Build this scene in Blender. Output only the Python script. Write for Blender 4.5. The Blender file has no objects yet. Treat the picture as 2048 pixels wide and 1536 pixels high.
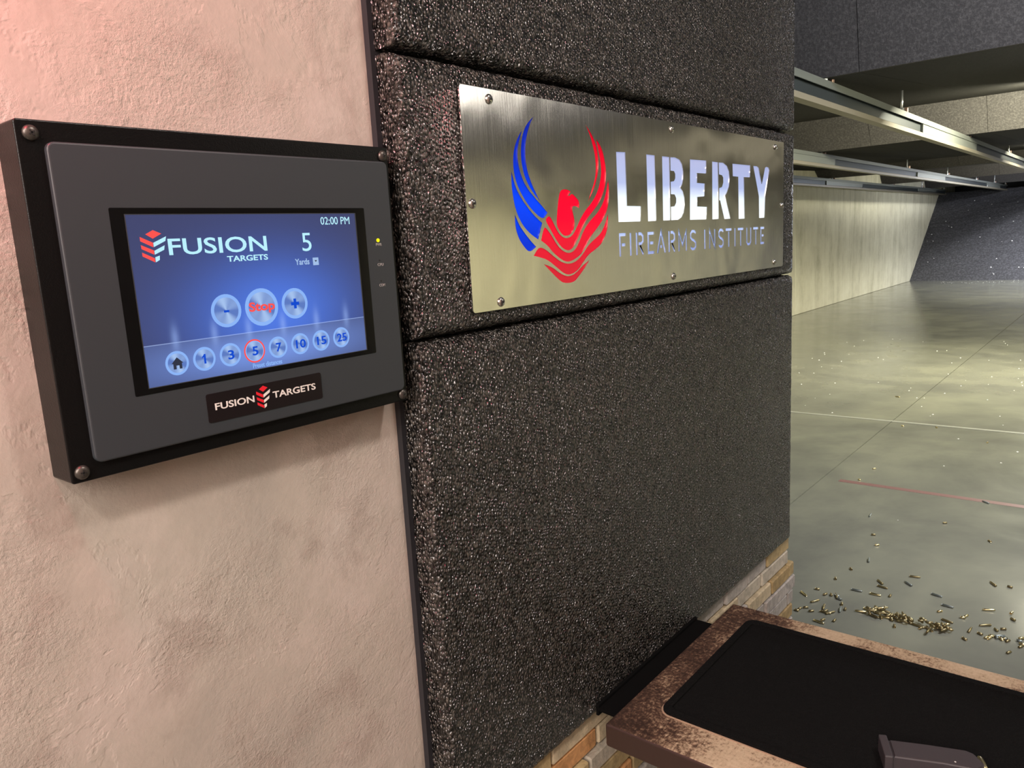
import bpy, bmesh, math, random
import numpy as np
from mathutils import Vector, Matrix

C = bpy.context.scene.collection
SC = bpy.context.scene
random.seed(7)
PI = math.pi

# ------------------------------------------------------------------ camera
EYE = 1.6
cam = bpy.data.cameras.new('camera'); camo = bpy.data.objects.new('camera', cam); C.objects.link(camo)
cam.sensor_fit = 'HORIZONTAL'; cam.sensor_width = 36.0; cam.lens = 1533.05 / 2048 * 36.0
cam.clip_start = 0.02; cam.clip_end = 200
_r = Vector((0.773516, 0.631378, -0.055084)); _u = Vector((-0.070846, 0.172509, 0.982457)); _f = Vector((-0.629805, 0.756044, -0.178169))
camo.matrix_world = Matrix(((_r.x, _u.x, -_f.x, 0), (_r.y, _u.y, -_f.y, 0), (_r.z, _u.z, -_f.z, EYE), (0, 0, 0, 1)))
SC.camera = camo

# ------------------------------------------------------------------ world, exposure
w = bpy.data.worlds.new('world'); SC.world = w; w.use_nodes = True
w.node_tree.nodes['Background'].inputs[0].default_value = (0.55, 0.6, 0.7, 1)
w.node_tree.nodes['Background'].inputs[1].default_value = 0.02
vs = SC.view_settings
vs.view_transform = 'Standard'; vs.look = 'None'; vs.gamma = 1.0; vs.use_curve_mapping = False; vs.exposure = 0.0
SC.cycles.use_denoising = True
SC.cycles.max_bounces = 8; SC.cycles.diffuse_bounces = 4; SC.cycles.glossy_bounces = 4

# ------------------------------------------------------------------ lights of the place, with added fills
def area(name, loc, target, size, power, col, size_y=None):
    l = bpy.data.lights.new(name, 'AREA'); l.energy = power; l.color = col; l.size = size
    if size_y: l.shape = 'RECTANGLE'; l.size_y = size_y
    o = bpy.data.objects.new(name, l); C.objects.link(o); o.location = loc
    o.rotation_euler = (Vector(target) - Vector(loc)).to_track_quat('-Z', 'Y').to_euler(); return o
def point(name, loc, rad, power, col):
    l = bpy.data.lights.new(name, 'POINT'); l.energy = power; l.color = col; l.shadow_soft_size = rad
    o = bpy.data.objects.new(name, l); C.objects.link(o); o.location = loc; return o
WARM = (1.0, 0.88, 0.81)
area('booth_and_fill_light', (0.35, -0.75, 2.75), (-0.6, 0.4, 1.2), 0.12, 11, WARM)
area('booth_and_fill_light', (0.45, 0.95, 2.85), (-0.5, 0.7, 1.0), 0.18, 13, WARM)
area('booth_and_fill_light', (0.25, -1.9, 2.5), (-0.6, 0.4, 1.0), 1.4, 94, WARM)  # added broad fill from behind the camera, not a fixture of the booth
area('booth_and_fill_light', (2.4, 3.9, 3.0), (-0.6, 1.0, 1.6), 0.8, 9, (1.0, 0.93, 0.85))
point('red_signal_light', (-0.50, 0.06, 2.04), 0.04, 7, (1.0, 0.06, 0.12))
TAN = (1.0, 0.95, 0.72); COOL = (0.86, 0.89, 1.0)
area('lane_and_fill_light', (1.2, 3.1, 3.0), (-0.6, 5.3, 2.6), 0.5, 200, COOL)
area('lane_and_fill_light', (0.3, 5.6, 2.60), (-2.1, 7.0, 0), 0.4, 230, TAN)
for yy, p, c in ((8.9, 320, TAN), (14.2, 440, TAN), (18.9, 420, (0.97, 0.95, 0.85)), (23.0, 380, COOL)):
    for xx in (-0.6 if yy < 10 else -1.2, 3.2, 7.0):
        area('lane_and_fill_light', (xx, yy, 2.72), (xx - 1.8 if xx < 0 else xx, yy + 1.2, 0.0), 0.35, p if xx < 0 else p * 1.3, c)
point('lane_and_fill_light', (-1.0, 22.3, 2.2), 0.3, 330, COOL)  # added fill hanging in mid-air, brightens the last undersides and wall end

# ------------------------------------------------------------------ materials
def mat(name, base=(0.5, 0.5, 0.5), rough=0.5, metal=0.0, spec=0.5, emis=None, es=0.0):
    m = bpy.data.materials.new(name); m.use_nodes = True
    b = m.node_tree.nodes['Principled BSDF']
    b.inputs['Base Color'].default_value = (*base, 1); b.inputs['Roughness'].default_value = rough
    b.inputs['Metallic'].default_value = metal; b.inputs['Specular IOR Level'].default_value = spec
    if emis: b.inputs['Emission Color'].default_value = (*emis, 1); b.inputs['Emission Strength'].default_value = es
    return m
class NT:
    def __init__(s, m): s.t = m.node_tree; s.b = s.t.nodes['Principled BSDF']
    def n(s, typ, **kw):
        o = s.t.nodes.new(typ)
        for k, v in kw.items():
            if k.startswith('_'): o.inputs[k[1:]].default_value = v
            else: setattr(o, k, v)
        return o
    def l(s, a, b): s.t.links.new(a, b)
    def coord(s, scale=(1, 1, 1), rot=(0, 0, 0)):
        tc = s.n('ShaderNodeTexCoord'); mp = s.n('ShaderNodeMapping'); s.l(tc.outputs['Object'], mp.inputs[0])
        mp.inputs['Scale'].default_value = scale; mp.inputs['Rotation'].default_value = rot; return mp.outputs[0]
    def noise(s, vec, scale, detail=4, rough=0.55, dist=0.0):
        o = s.n('ShaderNodeTexNoise', _Scale=scale, _Detail=detail, _Roughness=rough, _Distortion=dist); s.l(vec, o.inputs['Vector']); return o.outputs['Fac']
    def ramp(s, fac, stops):
        o = s.n('ShaderNodeValToRGB'); s.l(fac, o.inputs[0]); e = o.color_ramp.elements
        while len(e) < len(stops): e.new(0.5)
        for x, (p, c) in zip(e, stops): x.position = p; x.color = (*c, 1) if len(c) == 3 else c
        return o.outputs[0]
    def mix(s, fac, a, b, mode='MIX'):
        o = s.n('ShaderNodeMix', data_type='RGBA', blend_type=mode)
        if isinstance(fac, float): o.inputs[0].default_value = fac
        else: s.l(fac, o.inputs[0])
        for i, x in ((6, a), (7, b)):
            if isinstance(x, tuple): o.inputs[i].default_value = (*x, 1)
            else: s.l(x, o.inputs[i])
        return o.outputs[2]
    def math(s, op, a, b=0.0, clamp=False):
        o = s.n('ShaderNodeMath', operation=op, use_clamp=clamp)
        for i, x in ((0, a), (1, b)):
            if isinstance(x, (int, float)): o.inputs[i].default_value = x
            else: s.l(x, o.inputs[i])
        return o.outputs[0]
    def bump(s, h, dist, strength=1.0, prev=None):
        o = s.n('ShaderNodeBump', _Distance=dist, _Strength=strength); s.l(h, o.inputs['Height'])
        if prev: s.l(prev, o.inputs['Normal'])
        return o.outputs[0]
def G(v): return (v, v, v)

def m_plaster():
    m = mat('plaster'); k = NT(m); v = k.coord()
    a = k.noise(v, 4.5, 8, 0.66, 0.25); b = k.noise(v, 13, 7, 0.65, 0.4); f = k.noise(v, 150, 3, 0.6)
    col = k.ramp(a, [(0.30, (0.41, 0.365, 0.315)), (0.47, (0.48, 0.42, 0.36)), (0.56, (0.525, 0.45, 0.395)), (0.70, (0.555, 0.49, 0.435))])
    patch = k.ramp(b, [(0.53, G(0.0)), (0.66, G(1.0))])
    col = k.mix(k.math('MULTIPLY', patch, 0.55), col, (0.36, 0.29, 0.245))
    col = k.mix(k.math('MULTIPLY', k.ramp(f, [(0.35, G(1.0)), (0.6, G(0.0))]), 0.06), col, (0.3, 0.26, 0.22))
    k.l(col, k.b.inputs['Base Color']); k.b.inputs['Roughness'].default_value = 0.75
    edge = k.ramp(k.noise(v, 7, 6, 0.65, 0.35), [(0.47, G(0)), (0.50, G(1))])
    rough = k.math('MULTIPLY', k.noise(v, 260, 4, 0.7), k.ramp(k.noise(v, 6.5, 4), [(0.45, G(0.15)), (0.62, G(1.0))]))
    n = k.bump(edge, 0.0010, 0.32); n = k.bump(rough, 0.0022, 0.7, n); n = k.bump(k.noise(v, 45, 4, 0.6), 0.003, 0.22, n)
    k.l(n, k.b.inputs['Normal']); return m
def m_granule(name, dark=(0.010, 0.009, 0.008), light=(0.115, 0.102, 0.088), scale=285, depth=0.0045, rough=0.24, spec=1.0, tilt=0.85):
    m = mat(name); k = NT(m); v = k.coord((1, 1.0, 0.78), (0.25, 0, 0))
    wob = k.n('ShaderNodeTexNoise', _Scale=90.0, _Detail=2.0); k.l(v, wob.inputs['Vector'])
    off = k.n('ShaderNodeVectorMath', operation='MULTIPLY_ADD'); k.l(wob.outputs['Color'], off.inputs[0])
    off.inputs[1].default_value = (0.004, 0.004, 0.004); k.l(v, off.inputs[2])
    vo = k.n('ShaderNodeTexVoronoi', feature='SMOOTH_F1', _Scale=float(scale), _Smoothness=0.25); k.l(off.outputs[0], vo.inputs['Vector'])
    vc = k.n('ShaderNodeTexVoronoi', feature='F1', _Scale=float(scale)); k.l(off.outputs[0], vc.inputs['Vector'])
    sep = k.n('ShaderNodeSeparateColor'); k.l(vc.outputs['Color'], sep.inputs[0])
    h = k.math('SUBTRACT', 1.0, vo.outputs['Distance'])
    h = k.math('ADD', h, k.math('MULTIPLY', sep.outputs[1], 0.45))
    col = k.mix(k.ramp(sep.outputs[0], [(0.25, G(0)), (1.0, G(1))]), dark, light)
    pit = k.ramp(vo.outputs['Distance'], [(0.35, G(0)), (0.75, G(1))])
    col = k.mix(pit, col, (0.004, 0.004, 0.004))
    k.l(col, k.b.inputs['Base Color']); k.b.inputs['Roughness'].default_value = rough
    k.b.inputs['Specular IOR Level'].default_value = spec
    n = k.bump(h, depth, 1.0)
    # every granule lies at its own tilt, so some catch the lamps
    t = k.n('ShaderNodeVectorMath', operation='MULTIPLY_ADD'); k.l(vc.outputs['Color'], t.inputs[0]); t.inputs[1].default_value = (tilt,) * 3; t.inputs[2].default_value = (-tilt / 2,) * 3
    ad = k.n('ShaderNodeVectorMath', operation='ADD'); k.l(n, ad.inputs[0]); k.l(t.outputs[0], ad.inputs[1])
    nm = k.n('ShaderNodeVectorMath', operation='NORMALIZE'); k.l(ad.outputs[0], nm.inputs[0]); n = nm.outputs[0]
    k.l(n, k.b.inputs['Normal']); return m
def m_steel():
    m = mat('brushed_steel', (0.56, 0.54, 0.50), 0.27, 1.0); k = NT(m)
    v = k.coord((1, 900, 6)); br = k.noise(v, 1.0, 3, 0.6); v1 = k.coord()
    k.l(k.ramp(br, [(0.3, (0.64, 0.62, 0.575)), (0.7, (0.80, 0.78, 0.73))]), k.b.inputs['Base Color'])
    k.l(k.ramp(br, [(0.3, G(0.16)), (0.7, G(0.22))]), k.b.inputs['Roughness'])
    k.b.inputs['Anisotropic'].default_value = 0.5; k.b.inputs['Anisotropic Rotation'].default_value = 0.0
    tg = k.n('ShaderNodeTangent', direction_type='RADIAL', axis='X'); tg.axis = 'Z'; k.l(tg.outputs[0], k.b.inputs['Tangent'])
    n = k.bump(k.noise(v1, 5.5, 2, 0.5, 0.3), 0.010, 0.38); n = k.bump(br, 0.0002, 0.35, n); k.l(n, k.b.inputs['Normal']); return m
def m_table():
    m = mat('worn_laminate'); k = NT(m); v = k.coord()
    a = k.noise(v, 9, 7, 0.72, 0.2); g = k.noise(k.coord((340, 90, 120)), 1.0, 4, 0.7); b = k.noise(v, 170, 3, 0.7)
    s = k.math('ADD', k.math('MULTIPLY', a, 0.46), k.math('ADD', k.math('MULTIPLY', g, 0.18), k.math('MULTIPLY', b, 0.36)))
    # wear grows away from the corner nearest the wall, as hands and guns rub the middle of the bench
    tc = k.n('ShaderNodeTexCoord'); sx = k.n('ShaderNodeSeparateXYZ'); k.l(tc.outputs['Object'], sx.inputs[0])
    wear = k.math('MULTIPLY', k.math('SUBTRACT', sx.outputs[0], 0.045), 0.9)
    s = k.math('ADD', s, k.math('MINIMUM', wear, 0.125))
    col = k.ramp(s, [(0.44, (0.035, 0.019, 0.013)), (0.50, (0.085, 0.047, 0.031)), (0.545, (0.22, 0.145, 0.092)), (0.60, (0.47, 0.36, 0.24)), (0.70, (0.58, 0.46, 0.32))])
    k.l(col, k.b.inputs['Base Color']); k.b.inputs['Roughness'].default_value = 0.5
    k.l(k.bump(s, 0.001, 0.5), k.b.inputs['Normal']); return m
def m_floor():
    m = mat('sealed_concrete'); k = NT(m); v = k.coord()
    a = k.noise(v, 0.55, 6, 0.65, 0.6); b = k.noise(v, 2.6, 4, 0.55, 0.3)
    s = k.math('ADD', k.math('MULTIPLY', a, 0.7), k.math('MULTIPLY', b, 0.3))
    k.l(k.ramp(s, [(0.38, (0.155, 0.155, 0.13)), (0.50, (0.20, 0.20, 0.16)), (0.60, (0.24, 0.24, 0.185)), (0.72, (0.28, 0.275, 0.205))]), k.b.inputs['Base Color'])
    k.l(k.ramp(b, [(0.35, G(0.13)), (0.7, G(0.21))]), k.b.inputs['Roughness'])
    k.l(k.bump(k.noise(v, 22, 3), 0.002, 0.05), k.b.inputs['Normal']); return m
def m_concrete():
    m = mat('board_formed_concrete'); k = NT(m)
    v = k.coord((1, 2.6, 0.35)); a = k.noise(v, 1.0, 6, 0.7, 0.4); b = k.noise(k.coord(), 2.2, 6, 0.7)
    s = k.math('ADD', k.math('MULTIPLY', a, 0.6), k.math('MULTIPLY', b, 0.4))
    k.l(k.ramp(s, [(0.35, (0.36, 0.34, 0.24)), (0.5, (0.52, 0.495, 0.37)), (0.66, (0.62, 0.60, 0.47))]), k.b.inputs['Base Color'])
    k.b.inputs['Roughness'].default_value = 0.8; k.l(k.bump(s, 0.01, 0.6), k.b.inputs['Normal']); return m
def m_speck(name, c0, c1, scale, rough=0.7):
    m = mat(name); k = NT(m); v = k.coord(); a = k.noise(v, scale, 5, 0.8); b = k.noise(v, 1.3, 4, 0.6)
    col = k.mix(k.ramp(a, [(0.45, G(0)), (0.72, G(1))]), c0, c1); col = k.mix(k.math('MULTIPLY', b, 0.35), col, tuple(x * 0.6 for x in c0))
    k.l(col, k.b.inputs['Base Color']); k.b.inputs['Roughness'].default_value = rough; k.b.inputs['Specular IOR Level'].default_value = 0.12
    k.l(k.bump(a, 0.01, 0.7), k.b.inputs['Normal']); return m
def m_powder():
    m = mat('black_powder_coat', (0.004, 0.004, 0.004), 0.3, 0, 0.25); k = NT(m)
    k.l(k.bump(k.noise(k.coord(), 900, 2), 0.0005, 0.35), k.b.inputs['Normal']); return m
def m_brick(name, c):
    m = mat(name); k = NT(m); v = k.coord(); a = k.noise(v, 38, 6, 0.7, 0.5)
    k.l(k.ramp(a, [(0.35, tuple(x * 0.68 for x in c)), (0.65, tuple(min(1, x * 1.18) for x in c))]), k.b.inputs['Base Color'])
    k.b.inputs['Roughness'].default_value = 0.8; k.l(k.bump(a, 0.004, 0.7), k.b.inputs['Normal']); return m
def m_screen():
    m = mat('lit_display', (0.01, 0.01, 0.02), 0.15); k = NT(m)
    tc = k.n('ShaderNodeTexCoord'); s = k.n('ShaderNodeSeparateXYZ'); k.l(tc.outputs['Object'], s.inputs[0]); Y, Z = s.outputs[1], s.outputs[2]
    def gs(y, z, ry, rz):
        a = k.math('POWER', k.math('DIVIDE', k.math('SUBTRACT', Y, y), ry), 2.0); b = k.math('POWER', k.math('DIVIDE', k.math('SUBTRACT', Z, z), rz), 2.0)
        return k.math('EXPONENT', k.math('MULTIPLY', k.math('ADD', a, b), -1.0))
    col = k.mix(k.math('MINIMUM', gs(0.012, -0.02, 0.080, 0.050), 1.0), (0.045, 0.055, 0.135), (0.075, 0.19, 0.76))
    low = k.math('LESS_THAN', Z, -0.0347)
    lowc = k.mix(gs(0.0, -0.052, 0.10, 0.020), (0.065, 0.090, 0.22), (0.17, 0.29, 0.74))
    col = k.mix(low, col, lowc)
    fl = None
    for y in (-0.085, -0.0505, -0.018, 0.017, 0.054, 0.089):
        g = gs(y, -0.031, 0.0032, 0.010); fl = g if fl is None else k.math('ADD', fl, g)
    col = k.mix(k.math('MULTIPLY', fl, 0.38, True), col, (0.35, 0.52, 1.0))
    line = k.math('LESS_THAN', k.math('ABSOLUTE', k.math('SUBTRACT', Z, -0.0343)), 0.00035)
    col = k.mix(k.math('MULTIPLY', line, 0.5), col, (0.45, 0.6, 1.0))
    k.b.inputs['Specular IOR Level'].default_value = 0.25
    k.l(col, k.b.inputs['Emission Color']); k.b.inputs['Emission Strength'].default_value = 1.0; return m
def m_button():
    # a round brushed-metal icon drawn on the display, conical sheen
    m = mat('display_button', (0.01, 0.01, 0.02), 0.15); k = NT(m)
    tc = k.n('ShaderNodeTexCoord'); s = k.n('ShaderNodeSeparateXYZ'); k.l(tc.outputs['Object'], s.inputs[0])
    ang = k.math('ARCTAN2', s.outputs[2], s.outputs[1]); st = k.math('SINE', k.math('MULTIPLY', ang, 4.0)); st2 = k.math('COSINE', k.math('ADD', k.math('MULTIPLY', ang, 2.0), PI))
    f = k.math('ADD', k.math('MULTIPLY', st, 0.18), k.math('ADD', 0.30, k.math('MULTIPLY', st2, 0.26)), True)
    k.l(k.mix(f, (0.10, 0.19, 0.52), (0.48, 0.68, 0.98)), k.b.inputs['Emission Color']); k.b.inputs['Emission Strength'].default_value = 1.0; return m
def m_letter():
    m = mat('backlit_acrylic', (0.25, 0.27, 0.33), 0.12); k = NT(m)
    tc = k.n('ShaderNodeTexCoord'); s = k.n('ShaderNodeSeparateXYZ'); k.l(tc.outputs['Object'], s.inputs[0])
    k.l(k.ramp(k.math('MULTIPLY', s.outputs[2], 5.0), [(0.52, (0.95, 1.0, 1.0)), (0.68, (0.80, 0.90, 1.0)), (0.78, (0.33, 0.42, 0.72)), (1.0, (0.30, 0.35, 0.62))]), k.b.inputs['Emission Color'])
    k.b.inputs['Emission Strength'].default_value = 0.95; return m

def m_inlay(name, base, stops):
    # acrylic inlay, emission colour ramped by height
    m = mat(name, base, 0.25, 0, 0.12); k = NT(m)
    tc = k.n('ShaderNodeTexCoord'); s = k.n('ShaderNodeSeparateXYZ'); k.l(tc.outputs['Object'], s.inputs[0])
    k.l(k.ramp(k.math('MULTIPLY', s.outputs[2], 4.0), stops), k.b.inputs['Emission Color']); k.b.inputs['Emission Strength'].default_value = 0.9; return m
M = dict(plaster=m_plaster(), rubber=m_granule('bonded_rubber'), steel=m_steel(), table=m_table(), floor=m_floor(), conc=m_concrete(),
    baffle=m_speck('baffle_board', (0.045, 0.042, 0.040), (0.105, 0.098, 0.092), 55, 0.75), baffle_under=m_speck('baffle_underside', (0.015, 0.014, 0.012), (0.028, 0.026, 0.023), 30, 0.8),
    lit_under=m_speck('lit_underside', (0.22, 0.22, 0.23), (0.30, 0.30, 0.31), 20, 0.8), berm=m_speck('rubber_berm', (0.06, 0.059, 0.064), (0.17, 0.17, 0.18), 22, 0.85), powder=m_powder(),  # paler underside colour carries the cool light falling near the berm
    bezel=mat('grey_polyester_overlay', (0.034, 0.040, 0.046), 0.45), black=mat('black_glass', (0.004, 0.004, 0.004), 0.12),
    screw=mat('blackened_screw', (0.10, 0.09, 0.08), 0.35, 0.7), inox=mat('stainless_screw', (0.62, 0.60, 0.56), 0.22, 1.0),
    slot=mat('screw_recess', (0.01, 0.01, 0.01), 0.6), screen=m_screen(), button=m_button(), letter=m_letter(),
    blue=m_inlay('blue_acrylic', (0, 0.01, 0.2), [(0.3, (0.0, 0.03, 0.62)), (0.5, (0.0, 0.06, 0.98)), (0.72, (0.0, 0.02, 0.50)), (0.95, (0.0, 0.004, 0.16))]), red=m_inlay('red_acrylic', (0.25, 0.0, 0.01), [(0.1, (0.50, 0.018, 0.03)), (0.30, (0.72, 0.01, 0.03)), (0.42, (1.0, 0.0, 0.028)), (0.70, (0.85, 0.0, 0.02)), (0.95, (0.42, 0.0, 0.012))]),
    gal=mat('galvanised_steel', (0.16, 0.172, 0.158), 0.45, 0.7), gal2=mat('galvanised_reflection', (0.21, 0.225, 0.205), 0.4, 0.7), railin=mat('rail_web', (0.085, 0.10, 0.108), 0.3, 0.8),
    raillip=mat('rail_lip', (0.24, 0.215, 0.165), 0.45, 0.6), rod=mat('zinc_rod', (0.85, 0.87, 0.9), 0.3, 0.8),
    copper=mat('copper_clamp', (0.45, 0.30, 0.24), 0.4, 0.7), mat_=m_granule('foam_mat', (0.004, 0.004, 0.004), (0.007, 0.007, 0.007), 600, 0.0006, 0.8, 0.12, 0.1),
    fascia=mat('dark_brown_edge', (0.040, 0.022, 0.018), 0.35), brass=mat('brass', (0.80, 0.68, 0.38), 0.3, 1.0), dbrass=mat('tarnished_brass', (0.34, 0.28, 0.15), 0.4, 0.9),
    grey_case=mat('grey_steel_case', (0.30, 0.33, 0.32), 0.4, 0.8), poly=mat('black_polymer', (0.055, 0.048, 0.053), 0.45),
    mortar=mat('mortar', (0.46, 0.42, 0.36), 0.9), backboard=mat('dark_backing_board', (0.020, 0.020, 0.024), 0.5), bracket=mat('matt_black_bracket', (0.003, 0.003, 0.003), 0.9, spec=0.08),
    dark=mat('dark_painted_deck', (0.02, 0.02, 0.02), 0.9), white_line=mat('faded_white_line', (0.34, 0.34, 0.29), 0.3), red_line=mat('faded_red_line', (0.22, 0.12, 0.11), 0.35),
    chip=mat('pale_chip', (0.8, 0.8, 0.76), 0.5), wt=mat('printed_white', (0.75, 0.72, 0.68), 0.5), rt=mat('printed_red', (0.72, 0.015, 0.03), 0.45), gt=mat('printed_grey', (0.34, 0.33, 0.32), 0.5),
    plate=mat('nameplate_black', (0.008, 0.005, 0.006), 0.35),
    s_white=mat('display_white', (0, 0, 0), 0.2, emis=(0.50, 0.88, 1.0), es=1.0), s_red=mat('display_red', (0, 0, 0), 0.2, emis=(1.0, 0.09, 0.08), es=1.0),
    s_blue=mat('display_blue', (0, 0, 0), 0.2, emis=(0.005, 0.07, 0.62), es=1.0), s_ring=mat('display_ring', (0, 0, 0), 0.2, emis=(0.26, 0.46, 0.93), es=1.0),
    s_dark=mat('display_dark', (0, 0, 0), 0.2, emis=(0.03, 0.035, 0.06), es=1.0), s_grey=mat('display_grey', (0, 0, 0), 0.2, emis=(0.36, 0.52, 0.80), es=1.0),
    led=mat('lit_led', (0.3, 0.3, 0), 0.3, emis=(1.0, 0.85, 0.0), es=1.3))
for i, c in enumerate([(0.48, 0.36, 0.18), (0.56, 0.50, 0.40), (0.42, 0.30, 0.14), (0.46, 0.42, 0.38), (0.58, 0.48, 0.32), (0.62, 0.32, 0.13)]): M['brick%d' % i] = m_brick('brick_clay_%s' % 'abcdef'[i], c)

# ------------------------------------------------------------------ helpers
def link(name, me, m=None, parent=None, loc=(0, 0, 0)):
    o = bpy.data.objects.new(name, me); C.objects.link(o); o.location = loc
    if m is not None and me is not None: me.materials.clear(); me.materials.append(m)
    if parent: o.parent = parent
    return o
def root(name, loc, label=None, cat=None, group=None, kind=None):
    return tag(link(name, None, None, None, loc), label, cat, group, kind)
def tag(o, label=None, cat=None, group=None, kind=None):
    for k, v in (('label', label), ('category', cat), ('group', group), ('kind', kind)):
        if v: o[k] = v
    return o
def from_bm(bm, smooth=False):
    me = bpy.data.meshes.new('m'); bm.normal_update(); bm.to_mesh(me); bm.free()
    if smooth:
        for p in me.polygons: p.use_smooth = True
    return me
def box_me(a, b, bevel=0.0, seg=2):
    bm = bmesh.new(); bmesh.ops.create_cube(bm, size=1)
    for v in bm.verts: v.co = Vector([(a[i] + b[i]) / 2 + v.co[i] * (b[i] - a[i]) for i in range(3)])
    if bevel: bmesh.ops.bevel(bm, geom=bm.edges[:], offset=bevel, segments=seg, affect='EDGES', profile=0.5)
    return from_bm(bm)
def box(name, a, b, m, parent=None, bevel=0.0, seg=2, loc=(0, 0, 0)): return link(name, box_me(a, b, bevel, seg), m, parent, loc)
def prism_me(pts, x0, x1, axis='X'):
    # pts: 2-D outline; axis X -> (Y,Z) outline pushed along X ; axis Z -> (X,Y) outline
    n = len(pts); f = (lambda p, t: (t, p[0], p[1])) if axis == 'X' else ((lambda p, t: (p[0], p[1], t)) if axis == 'Z' else (lambda p, t: (p[0], t, p[1])))
    bm = bmesh.new(); A = [bm.verts.new(f(p, x0)) for p in pts]; B = [bm.verts.new(f(p, x1)) for p in pts]
    bm.faces.new(A[::-1]); bm.faces.new(B)
    for i in range(n): bm.faces.new((A[i], A[(i + 1) % n], B[(i + 1) % n], B[i]))
    bmesh.ops.recalc_face_normals(bm, faces=bm.faces[:]); bmesh.ops.triangulate(bm, faces=[fc for fc in bm.faces if len(fc.verts) > 4]); return from_bm(bm)
def rrect(u0, v0, u1, v1, r, n=5):
    o = []
    for cx, cy, a in ((u1 - r, v1 - r, 0), (u0 + r, v1 - r, 90), (u0 + r, v0 + r, 180), (u1 - r, v0 + r, 270)):
        for i in range(n + 1): t = math.radians(a + 90 * i / n); o.append((cx + r * math.cos(t), cy + r * math.sin(t)))
    return o
def rslab(name, u0, v0, u1, v1, r, w0, w1, m, parent, bev=0.0):
    # rounded slab facing +X (u=Y, v=Z)
    pts = rrect(u0, v0, u1, v1, r); me = prism_me(pts, w0, w1)
    if bev:
        bm = bmesh.new(); bm.from_mesh(me)
        es = [e for e in bm.edges if all(abs(v.co.x - w1) < 1e-6 for v in e.verts) and len(e.link_faces) == 2 and abs(e.link_faces[0].normal.x - e.link_faces[1].normal.x) > 0.5]
        bmesh.ops.bevel(bm, geom=es, offset=bev, segments=3, affect='EDGES', profile=0.5); bm.to_mesh(me); bm.free()
    return link(name, me, m, parent)
def lathe_me(prof, n=16, axis='Z', smooth=True):
    bm = bmesh.new(); rings = []
    for r, z in prof:
        ring = []
        for i in range(n):
            t = 2 * PI * i / n; a, b = r * math.cos(t), r * math.sin(t)
            ring.append(bm.verts.new((a, b, z) if axis == 'Z' else (z, a, b)))
        rings.append(ring)
    for p, q in zip(rings, rings[1:]):
        for i in range(n): bm.faces.new((p[i], p[(i + 1) % n], q[(i + 1) % n], q[i]))
    for rg in (rings[0], rings[-1]):
        try: bm.faces.new(rg)
        except ValueError: pass
    bmesh.ops.recalc_face_normals(bm, faces=bm.faces[:]); return from_bm(bm, smooth)
def outline_me(loops, w0, w1):
    # closed loops (even-odd: inner loops are holes) in (u,v), plate faces +X
    cu = bpy.data.curves.new('c', 'CURVE'); cu.dimensions = '2D'; cu.fill_mode = 'BOTH'; cu.extrude = abs(w1 - w0) / 2
    for lp in loops:
        s = cu.splines.new('POLY'); s.points.add(len(lp) - 1)
        for p, q in zip(s.points, lp): p.co = (q[0], q[1], 0, 1)
        s.use_cyclic_u = True
    return curve_to_me(cu, (w0 + w1) / 2)
def curve_to_me(cu, wc, fit=None):
    o = bpy.data.objects.new('tmp', cu); C.objects.link(o); bpy.context.view_layer.update()
    me = bpy.data.meshes.new_from_object(o.evaluated_get(bpy.context.evaluated_depsgraph_get())); bpy.data.objects.remove(o)
    n = len(me.vertices); a = np.empty(n * 3); me.vertices.foreach_get('co', a); a = a.reshape(-1, 3)
    if fit:
        lo, hi = a[:, :2].min(0), a[:, :2].max(0)
        for i in range(2): a[:, i] = fit[i] + (a[:, i] - lo[i]) / max(hi[i] - lo[i], 1e-9) * (fit[i + 2] - fit[i])
    b = np.stack([a[:, 2] + wc, a[:, 0], a[:, 1]], 1); me.vertices.foreach_set('co', b.ravel()); me.update()
    return me
def text(name, s, fit, w, m, parent, bold=0.0, th=0.0001, scale=1e-3):
    cu = bpy.data.curves.new('t', 'FONT'); cu.body = s; cu.size = 1.0; cu.offset = bold; cu.extrude = 0.02; cu.fill_mode = 'BOTH'; cu.resolution_u = 4
    me = curve_to_me(cu, 0, [f * scale for f in fit])
    n = len(me.vertices); a = np.empty(n * 3); me.vertices.foreach_get('co', a); a[0::3] = w + a[0::3] / 0.02 * th; me.vertices.foreach_set('co', a); me.update()
    return link(name, me, m, parent)
def disc(name, u, v, r, w0, w1, m, parent, n=32):
    # own origin in its centre so that the conical sheen turns about it
    me = lathe_me([(0.0001, w0), (r, w0), (r, w1), (0.0001, w1)], n, 'X', False)
    return link(name, me, m, parent, (0, u, v))
def smooth_closed(pts, it=2):
    for _ in range(it):
        o = []; n = len(pts)
        for i in range(n):
            a, b, c = pts[i - 1], pts[i], pts[(i + 1) % n]
            v1 = Vector((a[0] - b[0], a[1] - b[1])); v2 = Vector((c[0] - b[0], c[1] - b[1]))
            if v1.length < 1e-6 or v2.length < 1e-6 or v1.angle(v2) < 1.75: o.append(b); continue
            o.append((b[0] * .75 + a[0] * .25, b[1] * .75 + a[1] * .25)); o.append((b[0] * .75 + c[0] * .25, b[1] * .75 + c[1] * .25))
        pts = o
    return pts
def thick(pts, t):
    L, R = [], []
    for i, p in enumerate(pts):
        p = Vector(p); a = Vector(pts[max(i - 1, 0)]); b = Vector(pts[min(i + 1, len(pts) - 1)])
        d1 = (p - a).normalized() if i > 0 else (b - p).normalized(); d2 = (b - p).normalized() if i < len(pts) - 1 else d1
        n1 = Vector((-d1.y, d1.x)); n2 = Vector((-d2.y, d2.x)); n = (n1 + n2); n = n.normalized() / max(0.35, n.normalized().dot(n1))
        L.append(tuple(p + n * t / 2)); R.append(tuple(p - n * t / 2))
    return L + R[::-1]

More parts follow.
